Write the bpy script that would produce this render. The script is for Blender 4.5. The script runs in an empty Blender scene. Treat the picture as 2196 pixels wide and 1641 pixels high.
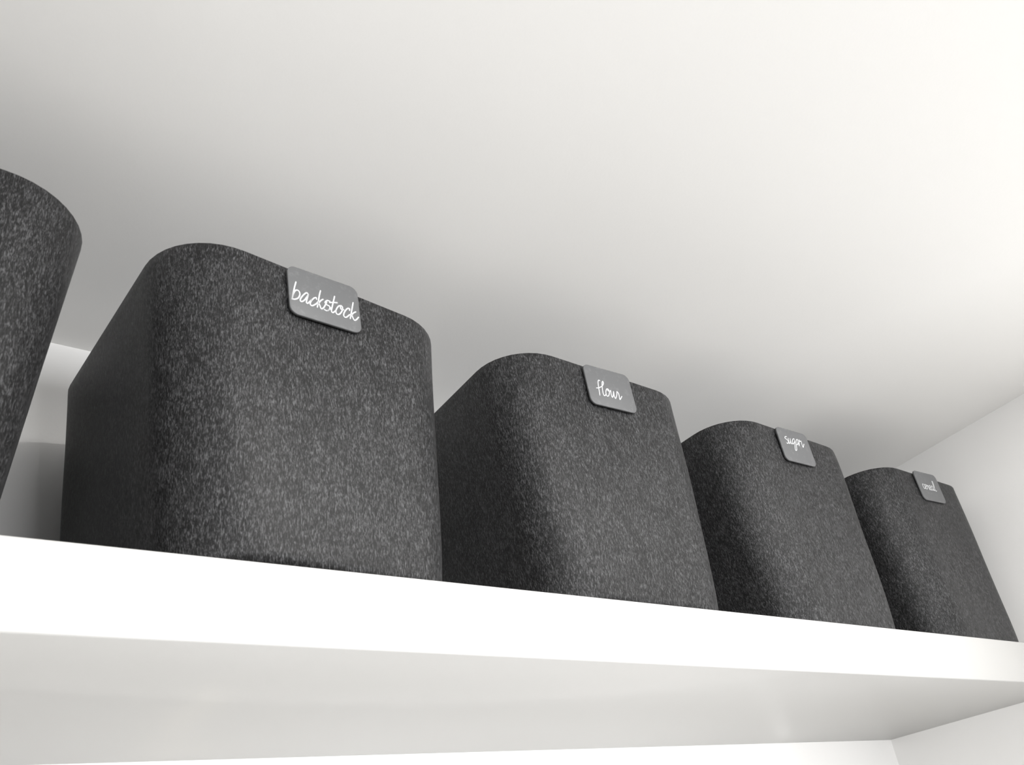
import bpy, bmesh, math, random
from mathutils import Matrix, Vector, noise

# ------------------------------------------------------------------ camera, world, lights, exposure
scn = bpy.context.scene
COL = scn.collection
cam_d = bpy.data.cameras.new('camera')
cam = bpy.data.objects.new('camera', cam_d)
COL.objects.link(cam)
RT = Vector((0.8069275, -0.5734168, -0.1416374))
UP = Vector((-0.1707240, -0.4559956, 0.8734537))
FW = Vector((0.5654390, 0.6806329, 0.4658514))
M = Matrix((RT, UP, -FW)).transposed().to_4x4()
M.translation = Vector((0, -0.53454, -0.23803))
cam.matrix_world = M
cam_d.sensor_fit = 'HORIZONTAL'
cam_d.sensor_width = 36
cam_d.lens = 1762.84 / 2196 * 36
cam_d.shift_x = -75.28 / 2196
cam_d.shift_y = 182.69 / 2196
cam_d.clip_start = 0.02
cam_d.dof.use_dof = True
cam_d.dof.focus_distance = 0.98
cam_d.dof.aperture_fstop = 15.0
scn.camera = cam

world = bpy.data.worlds.new('world')
scn.world = world
world.use_nodes = True
bg = world.node_tree.nodes['Background']
bg.inputs['Color'].default_value = (0.95, 0.975, 1.0, 1)
bg.inputs['Strength'].default_value = 0.22

def area_light(name, loc, target, sx, sy, power, color):
    d = bpy.data.lights.new(name, 'AREA')
    d.shape = 'RECTANGLE'; d.size = sx; d.size_y = sy
    d.energy = power; d.color = color
    o = bpy.data.objects.new(name, d)
    COL.objects.link(o)
    o.location = loc
    o.rotation_euler = (Vector(target) - Vector(loc)).to_track_quat('-Z', 'Y').to_euler()
    return o
area_light('front_fill_light', (1.7, -4.6, -1.05), (0.7, 0.0, 0.20), 2.0, 1.1, 170.0, (0.985, 0.99, 1.0))  # broad fill added from the front right to brighten ceiling and bin fronts
area_light('front_fill_light', (-1.6, -4.4, -1.0), (0.9, 0.0, 0.20), 1.6, 1.1, 150.0, (0.985, 0.99, 1.0))  # second fill added from the front left to lift the right wall
area_light('downlight', (0.33, -0.60, 0.400), (0.33, -0.60, -1.0), 0.10, 0.10, 9.0, (1.0, 0.985, 0.96))
area_light('downlight', (0.97, -0.60, 0.400), (0.97, -0.60, -1.0), 0.06, 0.06, 6.2, (1.0, 0.985, 0.96))  # second one added to brighten the shelf's right end and back wall
def point_light(name, loc, power, color, radius=0.015):
    d = bpy.data.lights.new(name, 'POINT')
    d.energy = power; d.color = color; d.shadow_soft_size = radius
    o = bpy.data.objects.new(name, d)
    COL.objects.link(o); o.location = loc
point_light('under_shelf_glow_fill', (0.20, 0.335, -0.10), 0.0045, (1.0, 0.88, 0.66))  # unseen warm light added for a glow along the underside's back edge
point_light('under_shelf_glow_fill', (1.13, 0.345, -0.085), 0.004, (1.0, 0.99, 0.97))  # unseen neutral light added for another glow by the back wall

vs = scn.view_settings
vs.view_transform = 'Standard'
vs.look = 'None'
vs.gamma = 1.0
vs.use_curve_mapping = False
vs.exposure = 0.08

# ------------------------------------------------------------------ dimensions (metres)
CEIL, DEPTH, THICK = 0.40526, 0.36554, 0.05976
XR, WY = 1.45848, 0.08928          # right wall: x = XR + (y - DEPTH) * WY
XL = -0.44
def right_x(y):
    return XR + (y - DEPTH) * WY

# ------------------------------------------------------------------ materials
def new_mat(name):
    m = bpy.data.materials.new(name)
    m.use_nodes = True
    nt = m.node_tree
    return m, nt, nt.nodes['Principled BSDF']
def node(nt, typ, **kw):
    n = nt.nodes.new(typ)
    for k, v in kw.items():
        setattr(n, k, v)
    return n
def setin(n, **kw):
    for k, v in kw.items():
        n.inputs[k].default_value = v
def paint(name, col, rough, bump=0.05, spec=0.5, nscale=260.0):
    m, nt, p = new_mat(name)
    tc = node(nt, 'ShaderNodeTexCoord')
    nz = node(nt, 'ShaderNodeTexNoise')
    setin(nz, Scale=nscale, Detail=3.0)
    nt.links.new(tc.outputs['Object'], nz.inputs['Vector'])
    lo = node(nt, 'ShaderNodeTexNoise')
    setin(lo, Scale=2.5, Detail=2.0)
    nt.links.new(tc.outputs['Object'], lo.inputs['Vector'])
    ramp = node(nt, 'ShaderNodeValToRGB')
    ramp.color_ramp.elements[0].position = 0.3
    ramp.color_ramp.elements[1].position = 0.7
    ramp.color_ramp.elements[0].color = tuple(c * 0.985 for c in col) + (1,)
    ramp.color_ramp.elements[1].color = tuple(col) + (1,)
    nt.links.new(lo.outputs['Fac'], ramp.inputs['Fac'])
    nt.links.new(ramp.outputs['Color'], p.inputs['Base Color'])
    b = node(nt, 'ShaderNodeBump')
    setin(b, Strength=bump, Distance=0.001)
    nt.links.new(nz.outputs['Fac'], b.inputs['Height'])
    nt.links.new(b.outputs['Normal'], p.inputs['Normal'])
    setin(p, Roughness=rough)
    p.inputs['Specular IOR Level'].default_value = spec
    return m
M_CEIL = paint('ceiling_paint', (0.90, 0.892, 0.872), 0.7, 0.08, 0.3)
M_WALL = paint('wall_paint', (0.80, 0.793, 0.78), 0.45, 0.08)
M_SHELF = paint('shelf_paint', (0.55, 0.546, 0.533), 0.36, 0.015)
M_FLOOR = paint('floor_wood', (0.12, 0.105, 0.09), 0.5, 0.1)

def felt():
    m, nt, p = new_mat('charcoal_felt')
    tc = node(nt, 'ShaderNodeTexCoord')
    oi = node(nt, 'ShaderNodeObjectInfo')
    add = node(nt, 'ShaderNodeVectorMath', operation='MULTIPLY_ADD')
    nt.links.new(oi.outputs['Random'], add.inputs[0])
    add.inputs[1].default_value = (7.0, 3.0, 5.0)
    nt.links.new(tc.outputs['Object'], add.inputs[2])
    def mapped(scale):
        mp = node(nt, 'ShaderNodeMapping')
        mp.inputs['Scale'].default_value = scale
        nt.links.new(add.outputs['Vector'], mp.inputs['Vector'])
        return mp
    def noi(scale, detail, rough, dist=0.0):
        mp = mapped(scale)
        n = node(nt, 'ShaderNodeTexNoise')
        setin(n, Scale=1.0, Detail=detail, Roughness=rough, Distortion=dist)
        nt.links.new(mp.outputs['Vector'], n.inputs['Vector'])
        return n
    fib = noi((1700, 1700, 210), 2.0, 0.55, 0.6)    # vertical pressed fibres
    fine = noi((3200, 3200, 420), 1.0, 0.5, 0.4)    # single fibres
    fleck = noi((650, 650, 210), 2.0, 0.6, 0.8)     # paler flecks
    blot = noi((60, 60, 40), 3.0, 0.6)              # cloudy mottling
    def mix(a, wa, b, wb):
        m1 = node(nt, 'ShaderNodeMath', operation='MULTIPLY')
        nt.links.new(a, m1.inputs[0]); m1.inputs[1].default_value = wa
        m2 = node(nt, 'ShaderNodeMath', operation='MULTIPLY_ADD')
        nt.links.new(b, m2.inputs[0]); m2.inputs[1].default_value = wb
        nt.links.new(m1.outputs[0], m2.inputs[2])
        return m2.outputs[0]
    h1 = mix(fib.outputs['Fac'], 0.36, fine.outputs['Fac'], 0.24)
    h2 = mix(fleck.outputs['Fac'], 0.33, blot.outputs['Fac'], 0.07)
    tot = mix(h1, 1.0, h2, 1.0)
    r1 = node(nt, 'ShaderNodeValToRGB')
    e = r1.color_ramp.elements
    e[0].position = 0.41; e[0].color = (0.003, 0.003, 0.0031, 1)
    e[1].position = 0.61; e[1].color = (0.080, 0.080, 0.0825, 1)
    mid = e.new(0.50); mid.color = (0.0095, 0.0095, 0.0098, 1)
    nt.links.new(tot, r1.inputs['Fac'])
    nt.links.new(r1.outputs['Color'], p.inputs['Base Color'])
    b = node(nt, 'ShaderNodeBump')
    setin(b, Strength=0.5, Distance=0.0012)
    nt.links.new(tot, b.inputs['Height'])
    nt.links.new(b.outputs['Normal'], p.inputs['Normal'])
    setin(p, Roughness=0.47)
    p.inputs['Specular IOR Level'].default_value = 0.21
    p.inputs['Sheen Weight'].default_value = 0.03
    p.inputs['Sheen Roughness'].default_value = 0.5
    return m
M_FELT = felt()

def tag_plastic():
    m, nt, p = new_mat('grey_tag_plastic')
    tc = node(nt, 'ShaderNodeTexCoord')
    n = node(nt, 'ShaderNodeTexNoise')
    setin(n, Scale=130.0, Detail=4.0, Roughness=0.65)
    nt.links.new(tc.outputs['Object'], n.inputs['Vector'])
    r = node(nt, 'ShaderNodeValToRGB')
    r.color_ramp.elements[0].position = 0.55; r.color_ramp.elements[0].color = (0.100, 0.101, 0.103, 1)
    r.color_ramp.elements[1].position = 0.78; r.color_ramp.elements[1].color = (0.140, 0.141, 0.143, 1)
    nt.links.new(n.outputs['Fac'], r.inputs['Fac'])
    nt.links.new(r.outputs['Color'], p.inputs['Base Color'])
    setin(p, Roughness=0.5)
    p.inputs['Specular IOR Level'].default_value = 0.35
    return m
M_TAG = tag_plastic()
def vinyl():
    m, nt, p = new_mat('white_lettering')
    tc = node(nt, 'ShaderNodeTexCoord')
    n = node(nt, 'ShaderNodeTexNoise')
    setin(n, Scale=300.0, Detail=2.0)
    nt.links.new(tc.outputs['Object'], n.inputs['Vector'])
    r = node(nt, 'ShaderNodeValToRGB')
    r.color_ramp.elements[0].color = (0.52, 0.527, 0.535, 1)
    r.color_ramp.elements[1].color = (0.60, 0.605, 0.61, 1)
    nt.links.new(n.outputs['Fac'], r.inputs['Fac'])
    nt.links.new(r.outputs['Color'], p.inputs['Base Color'])
    setin(p, Roughness=0.45)
    return m
M_INK = vinyl()

# ------------------------------------------------------------------ helpers
def link_mesh(name, verts, faces, mat, parent=None, smooth=None):
    me = bpy.data.meshes.new(name)
    me.from_pydata([tuple(v) for v in verts], [], faces)
    me.materials.append(mat)
    bm = bmesh.new(); bm.from_mesh(me)
    bmesh.ops.recalc_face_normals(bm, faces=bm.faces)
    bm.to_mesh(me); bm.free()
    if smooth is not None:
        me.shade_smooth() if smooth == 180 else me.shade_auto_smooth(smooth) if hasattr(me, 'shade_auto_smooth') else me.shade_smooth()
    o = bpy.data.objects.new(name, me)
    COL.objects.link(o)
    if parent is not None:
        o.parent = parent
    return o
def empty(name, loc, rz=0.0):
    o = bpy.data.objects.new(name, None)
    o.empty_display_size = 0.05
    COL.objects.link(o)
    o.location = loc; o.rotation_euler = (0, 0, rz)
    return o
def tagprops(o, label, cat, group=None):
    o['label'] = label; o['category'] = cat
    if group: o['group'] = group
def structure(name, verts, faces, mat):
    o = link_mesh(name, verts, faces, mat)
    o['kind'] = 'structure'
    return o
def slab(name, quad, direction, mat):
    """a wall or ceiling: a quad given thickness along `direction`"""
    d = Vector(direction)
    v = [Vector(q) for q in quad] + [Vector(q) + d for q in quad]
    f = [(0, 1, 2, 3), (7, 6, 5, 4)] + [(i, i + 4, (i + 1) % 4 + 4, (i + 1) % 4) for i in range(4)]
    return structure(name, v, f, mat)

# ------------------------------------------------------------------ the setting
FRONT, FLOOR = -1.0, -1.95
slab('ceiling', [(-3.0, -1.3, CEIL), (3.8, -1.3, CEIL), (3.8, DEPTH, CEIL), (-3.0, DEPTH, CEIL)], (0, 0, 0.1), M_CEIL)
slab('wall_back', [(XL - 0.1, DEPTH, FLOOR), (XR + 0.1, DEPTH, FLOOR), (XR + 0.1, DEPTH, CEIL), (XL - 0.1, DEPTH, CEIL)], (0, 0.1, 0), M_WALL)
slab('wall_right', [(right_x(FRONT), FRONT, FLOOR), (XR, DEPTH, FLOOR), (XR, DEPTH, CEIL), (right_x(FRONT), FRONT, CEIL)], (0.1, 0, 0), M_WALL)
slab('wall_left', [(XL, FRONT, FLOOR), (XL, DEPTH, FLOOR), (XL, DEPTH, CEIL), (XL, FRONT, CEIL)], (-0.1, 0, 0), M_WALL)
slab('floor', [(-3.0, -4.6, FLOOR), (3.8, -4.6, FLOOR), (3.8, DEPTH, FLOOR), (-3.0, DEPTH, FLOOR)], (0, 0, -0.1), M_FLOOR)

# the shelf: one long painted board between the end walls, edges eased by 1.5 mm
def build_shelf():
    r = 0.0015
    prof = [(DEPTH, 0), (r, 0), (r * 0.3, -r * 0.3), (0, -r), (0, -THICK + r), (r * 0.3, -THICK + r * 0.3), (r, -THICK), (DEPTH, -THICK)]
    n = 1
    verts, faces = [], []
    for i in range(n + 1):
        t = i / n
        for (y, z) in prof:
            x = XL + (right_x(y) - XL) * t
            verts.append((x, y, z))
    k = len(prof)
    for i in range(n):
        for j in range(k):
            a, b = i * k + j, i * k + (j + 1) % k
            faces.append((a, b, b + k, a + k))
    faces.append(tuple(range(k)))
    faces.append(tuple(n * k + j for j in reversed(range(k))))
    o = link_mesh('shelf', verts, faces, M_SHELF, None, math.radians(20))
    tagprops(o, 'thick white painted shelf board carrying the row of charcoal bins', 'shelf')
build_shelf()

# ------------------------------------------------------------------ felt bins
BW, BD, BH, TX, TY, R0, R1 = 0.2207, 0.3354, 0.2829, 0.0282, -0.0061, 0.0367, 0.0601
def ring(w, d, r, front_left=0.0, seg=10, side=10):
    """rounded rectangle, counter-clockwise, origin at its front right corner"""
    pts = []
    rad = [r, r, r + front_left, r]
    cs = [(sx * (w / 2 - q), sy * (d / 2 - q)) for (sx, sy), q in zip(((1, 1), (-1, 1), (-1, -1), (1, -1)), rad)]
    for i, (cx, cy) in enumerate(cs):
        r = rad[i]
        for k in range(seg + 1):
            a = i * math.pi / 2 + k / seg * math.pi / 2
            pts.append((cx + r * math.cos(a), cy + r * math.sin(a)))
        nx, ny = cs[(i + 1) % 4]
        a = (i + 1) * math.pi / 2
        q = rad[(i + 1) % 4]
        p0 = pts[-1]; p1 = (nx + q * math.cos(a), ny + q * math.sin(a))
        for k in range(1, side):
            t = k / side
            pts.append((p0[0] + (p1[0] - p0[0]) * t, p0[1] + (p1[1] - p0[1]) * t))
    return pts
def build_bin(bx, by, rz, width, bulge, seed, label, slack=0.012):
    root = empty('felt_bin', (bx, by, 0.0), rz)
    tagprops(root, label, 'storage bin', 'felt bins in a row on the shelf')
    wall = 0.0045
    off = Vector((-width / 2, BD / 2, 0))
    def loop(t, inset, z):
        e = 0.0015 * math.exp(-t * 14)                   # foot turns in a little
        b = bulge * math.sin(math.pi * t) ** 1.0
        w = width + 2 * TX * t + 2 * b - 2 * e - 2 * inset
        d = BD + 2 * TY * t - 2 * e - 2 * inset
        r = max(R0 + (R1 - R0) * t - inset, 0.01)
        out = []
        for (x, y) in ring(w, d, r, slack * (1 - t)):
            n = noise.noise(Vector((x * 9 + seed * 3.1, y * 9, z * 7 + seed)))
            k = 0.0022 * n * math.sin(math.pi * min(t, 1)) ** 0.5 if 0 < t < 1 else 0
            l = math.hypot(x, y)
            out.append(Vector((x * (1 + k / l), y * (1 + k / l), z)) + off)
        return out
    N = 28
    rings = [loop(i / N, 0, BH * i / N) for i in range(N)]
    top = BH
    rings += [loop(1, 0, top - 0.001), loop(1, 0.0004, top - 0.0003), loop(1, 0.0012, top), loop(1, wall - 0.0012, top), loop(1, wall, top - 0.001)]
    rings += [loop(i / 8, wall, max(BH * i / 8, 0.0035)) for i in range(7, -1, -1)]
    k = len(rings[0])
    verts = [v for r_ in rings for v in r_]
    faces = []
    for i in range(len(rings) - 1):
        for j in range(k):
            a, b = i * k + j, i * k + (j + 1) % k
            faces.append((a, b, b + k, a + k))
    # close the foot: outer bottom ring to inner bottom ring
    last = (len(rings) - 1) * k
    for j in range(k):
        faces.append((j, last + j, last + (j + 1) % k, (j + 1) % k))
    link_mesh('felt_wall', verts, faces, M_FELT, root, math.radians(50))
    lo, hi = loop(0, wall + 0.0003, 0.0), loop(0, wall + 0.0003, 0.0034)
    vb = lo + hi
    fb = [tuple(reversed(range(k))), tuple(range(k, 2 * k))] + [(j, (j + 1) % k, (j + 1) % k + k, j + k) for j in range(k)]
    link_mesh('base_panel', vb, fb, M_FELT, root, math.radians(30))
    return root

BINS = [  # front right foot x, y, turn, width, bulge, label
    (0.01476, -0.00904, 0.01712, BW, 0.0, 'charcoal felt bin cut off by the left edge of the photo, no tag in view'),
    (0.34675, 0.01827, 0.11734, BW + 0.0026, 0.0, 'charcoal felt bin wearing the grey tag that reads backstock'),
    (0.67705, 0.01231, 0.02283, BW, 0.001, 'charcoal felt bin wearing the grey tag that reads flour'),
    (1.01939, 0.02052, 0.03304, BW, 0.004, 'charcoal felt bin wearing the grey tag that reads sugar'),
    (1.35794, 0.02383, 0.01188, BW, 0.002, 'charcoal felt bin wearing the grey tag that reads cereal, next to the right wall'),
]
ROOTS = [build_bin(x, y, r, w, b, i + 1, lab, 0.03 if i == 1 else 0.012) for i, (x, y, r, w, b, lab) in enumerate(BINS)]

# ------------------------------------------------------------------ clip-on tags
TAGW, TAGH, TAGR, TAGT = 0.0694, 0.0518, 0.0080, 0.0024
TAG_POS = {1: (-0.1199, -0.0244, 0.0682), 2: (-0.1146, -0.0252, 0.055), 3: (-0.121, -0.0246, 0.0473), 4: (-0.1151, -0.0222, 0.0517)}
WORDS = {1: 'backstock', 2: 'flour', 3: 'sugar', 4: 'cereal'}
WIDTH = {1: 0.00118, 2: 0.00108, 3: 0.0011, 4: 0.0010}
STROKES = {
1: [[[-27.5,8.8],[-29.3,2.3],[-31.2,-5.9],[-32.5,-11.5]],[[-32.2,-10.2],[-30.5,-4.4],[-28.1,-0.4],[-25.5,-0.3],[-24.7,-3.7],[-26.5,-8.1],[-29.9,-10.8],[-32.5,-11.2]],[[-16.4,-0.5],[-18.2,0.5],[-21.7,-3.5],[-24.6,-8.8],[-24.1,-11.1],[-21.3,-9.0],[-17.9,-3.6],[-16.5,-0.4],[-18.3,-6.5],[-19.0,-10.1],[-17.8,-10.7],[-15.3,-7.5],[-13.5,-5.3]],[[-8.9,-3.0],[-9.1,-1.3],[-11.4,-2.8],[-14.5,-7.2],[-15.5,-10.7],[-13.7,-11.7],[-10.0,-8.6],[-7.2,-4.8]],[[-4.1,8.3],[-5.7,2.6],[-7.3,-4.9],[-8.8,-11.6]],[[-8.1,-8.9],[-5.2,-3.5],[-2.4,-0.6]],[[-7.0,-6.3],[-6.1,-8.8],[-5.0,-11.8],[-2.7,-10.0],[-1.0,-6.9],[1.0,-2.4]],[[4.3,-0.3],[1.8,-0.4],[-0.6,-3.3],[0.8,-5.3],[3.5,-6.2],[3.2,-9.4],[0.7,-12.0],[-1.9,-11.7]],[[0.7,-12.0],[3.2,-9.8],[4.8,-7.3]],[[9.7,7.2],[7.9,0.8],[6.0,-6.2],[5.0,-10.6],[6.3,-12.0],[9.4,-8.7]],[[3.9,-1.9],[7.4,-0.4],[11.7,0.8]],[[15.6,-0.8],[12.5,-2.9],[9.5,-8.7],[10.2,-12.1],[12.9,-11.3],[16.0,-6.4],[16.6,-2.0],[14.9,-1.4],[14.9,-4.9],[17.8,-4.8]],[[23.7,-3.3],[23.9,-1.3],[21.5,-2.2],[18.1,-7.5],[17.1,-11.6],[19.3,-12.6],[23.5,-8.1]],[[28.5,7.2],[26.9,0.7],[25.1,-6.3],[23.6,-12.5]],[[24.5,-9.7],[27.3,-5.2],[30.3,-2.6]],[[25.6,-7.0],[26.4,-10.2],[27.9,-12.8],[30.1,-11.2],[32.6,-7.8]]],
2: [[[-14.1,7.5],[-15.7,7.7],[-17.5,4.8],[-18.7,-2.5],[-19.2,-8.2],[-19.7,-12.9]],[[-22.2,-4.1],[-18.1,-2.8],[-12.7,0.6],[-9.5,4.7],[-9.4,7.5],[-10.8,6.4],[-12.3,1.8],[-13.5,-4.7],[-13.7,-10.6],[-12.2,-11.9],[-8.9,-8.7]],[[-4.0,-1.4],[-6.5,-1.9],[-8.9,-5.9],[-9.4,-10.2],[-7.7,-11.7],[-5.1,-9.2],[-3.3,-4.6],[-4.1,-1.5],[-5.4,-3.7],[-2.9,-4.0],[-0.5,-2.4]],[[-0.7,-2.5],[-1.4,-7.6],[-0.9,-11.5],[1.3,-9.0],[3.6,-2.8],[2.9,-8.6],[3.8,-12.1],[6.8,-7.8],[9.1,-1.6]],[[9.1,-1.6],[10.8,-3.7],[10.9,-7.7],[10.7,-12.0],[15.2,-6.8]]],
3: [[[-15.7,12.8],[-19.3,12.0],[-20.9,9.5],[-17.4,7.9],[-15.7,5.6],[-17.9,1.8],[-20.8,2.1]],[[-13.3,10.7],[-14.6,5.5],[-14.2,2.1],[-10.9,5.7],[-8.6,11.3],[-10.0,5.8],[-9.7,2.7],[-6.5,4.7]],[[1.3,12.6],[-1.7,11.7],[-5.7,7.2],[-6.6,3.3],[-3.8,4.4],[0.4,9.2],[1.3,12.6],[-0.5,5.9],[-3.7,-1.1],[-5.2,-6.4],[-2.2,-5.5],[-0.1,-1.0],[1.3,3.3]],[[9.3,13.2],[5.9,11.7],[2.6,7.0],[3.0,3.6],[6.3,6.0],[9.1,10.9],[9.3,13.2],[7.9,7.4],[7.8,2.8]],[[8.3,2.9],[12.6,12.9],[13.6,10.6],[16.8,11.9],[16.2,6.4],[16.6,2.0],[21.6,8.2]]],
4: [[[-17.5,2.2],[-20,3],[-22,0.5],[-22,-3.5],[-19.5,-5.4],[-16.5,-3.5]],[[-16,-2.2],[-12.2,-0.5],[-11.5,2.3],[-13.8,3],[-16,0],[-15.6,-4],[-13,-5.4],[-10,-3.5]],[[-10,-3.5],[-8.2,3],[-7.4,1],[-4.8,1.8],[-5.1,-2],[-4.2,-5.3],[-2,-3.8]],[[-2.2,-2.5],[1.4,-0.8],[2,2.2],[-0.4,2.9],[-2.4,-0.2],[-1.9,-4.1],[0.7,-5.4],[3.6,-3.5]],[[9.6,2.2],[6.5,3],[4,-0.5],[4.2,-4.5],[7,-4.9],[9.2,-1],[9.8,2.4],[9.5,-3],[11,-5.3],[12.8,-3.5]],[[12.8,-3.5],[16.4,6],[16.9,11.5],[15.2,12.2],[14,5],[13.7,-2],[15,-5.6],[18,-4.4]]]}   # pen paths of the white script lettering, millimetres from the tag's centre

def plate_mesh(w, h, r, t, seg=8):
    """rounded plate in local x (right), z (up); face at y = -t, back at y = 0, softened front edge"""
    def outline(inset):
        rr = r - inset
        pts = []
        for i, (sx, sz) in enumerate([(1, 1), (-1, 1), (-1, -1), (1, -1)]):
            for k in range(seg + 1):
                a = i * math.pi / 2 + k / seg * math.pi / 2
                pts.append((sx * (w / 2 - r) + rr * math.cos(a), sz * (h / 2 - r) + rr * math.sin(a)))
        return pts
    b = 0.0005
    layers = [(0, 0.0), (0, -t + b), (b * 0.3, -t + b * 0.3), (b, -t)]
    verts, faces = [], []
    for ins, y in layers:
        verts += [(x, y, z) for x, z in outline(ins)]
    k = 4 * (seg + 1)
    for i in range(len(layers) - 1):
        for j in range(k):
            a, c = i * k + j, i * k + (j + 1) % k
            faces.append((a, c, c + k, a + k))
    faces.append(tuple(range(k)))
    faces.append(tuple(reversed(range(3 * k, 4 * k))))
    return verts, faces
def smooth_path(pts, n=7):
    P = [Vector(p) for p in pts]
    P = [P[0] * 2 - P[1]] + P + [P[-1] * 2 - P[-2]]
    out = []
    for i in range(1, len(P) - 2):
        for k in range(n):
            t = k / n
            a, b, c, d = P[i - 1], P[i], P[i + 1], P[i + 2]
            out.append(0.5 * ((2 * b) + (c - a) * t + (2 * a - 5 * b + 4 * c - d) * t * t + (3 * b - a - 3 * c + d) * t ** 3))
    out.append(P[-2])
    return out
def lettering_mesh(strokes, width):
    verts, faces = [], []
    h = 0.00015
    def prism(poly):
        n = len(poly); s = len(verts)
        verts.extend([(x, -h, z) for x, z in poly]); verts.extend([(x, 0.0, z) for x, z in poly])
        faces.append(tuple(range(s, s + n)))
        for j in range(n):
            faces.append((s + j, s + (j + 1) % n, s + n + (j + 1) % n, s + n + j))
    for st in strokes:
        path = [p * 0.001 for p in smooth_path(st)]
        L, Rr = [], []
        for i, p in enumerate(path):
            a = path[max(i - 1, 0)]; b = path[min(i + 1, len(path) - 1)]
            d = (b - a); d = d.normalized() if d.length > 1e-9 else Vector((1, 0))
            nrm = Vector((-d.y, d.x)) * width / 2
            L.append(p + nrm); Rr.append(p - nrm)
        for i in range(len(path) - 1):
            prism([L[i], L[i + 1], Rr[i + 1], Rr[i]])
        for p in (path[0], path[-1]):
            prism([p + Vector((math.cos(a), math.sin(a))) * width / 2 for a in [k * math.pi / 5 for k in range(10)]])
    return verts, faces

PLATE = None
for i in (1, 2, 3, 4):
    bx, by, rz, w, bl, lab = BINS[i]
    px, pz, tilt = TAG_POS[i]
    base = Vector((bx, by, 0.0))
    rot = Matrix.Rotation(rz, 4, 'Z')
    gap = -0.0034                                  # the felt leans back, so the plate's back lies behind the foot line
    loc = base + rot @ Vector((px, -gap, BH + pz))
    root = empty('clip_tag', loc)
    root.rotation_euler = (0, -tilt, rz)
    root.rotation_mode = 'XYZ'
    tagprops(root, 'small grey rounded clip tag lettered %s in white script, hooked over a bin rim' % WORDS[i], 'tag', 'clip tags on the bins')
    v, f = plate_mesh(TAGW, TAGH, TAGR, TAGT)
    link_mesh('plate', v, f, M_TAG, root, math.radians(40))
    # the hook: a strap from the plate's back over the rim and down inside the bin
    hw = 0.010
    ztop = -pz + 0.0006
    yi = gap + 0.0061 + 0.0045 + 0.0008             # inside face of the felt at the rim
    pth = [(0.0, ztop - 0.016), (0.0, ztop + 0.0010), (yi + 0.0010, ztop + 0.0010), (yi + 0.0010, ztop - 0.028), (yi, ztop - 0.028), (yi, ztop), (0.0014, ztop), (0.0014, ztop - 0.016)]
    vv = [(-hw, y, z) for y, z in pth] + [(hw, y, z) for y, z in pth]
    n = len(pth)
    ff = [tuple(range(n)), tuple(reversed(range(n, 2 * n)))] + [(j, j + n, (j + 1) % n + n, (j + 1) % n) for j in range(n)]
    link_mesh('hook', vv, ff, M_TAG, root)
    v, f = lettering_mesh(STROKES[i], WIDTH[i])
    t = link_mesh('lettering', v, f, M_INK, root)
    t.location = (0, -TAGT - 0.00002, 0)
    t['label'] = 'white script word %s' % WORDS[i]
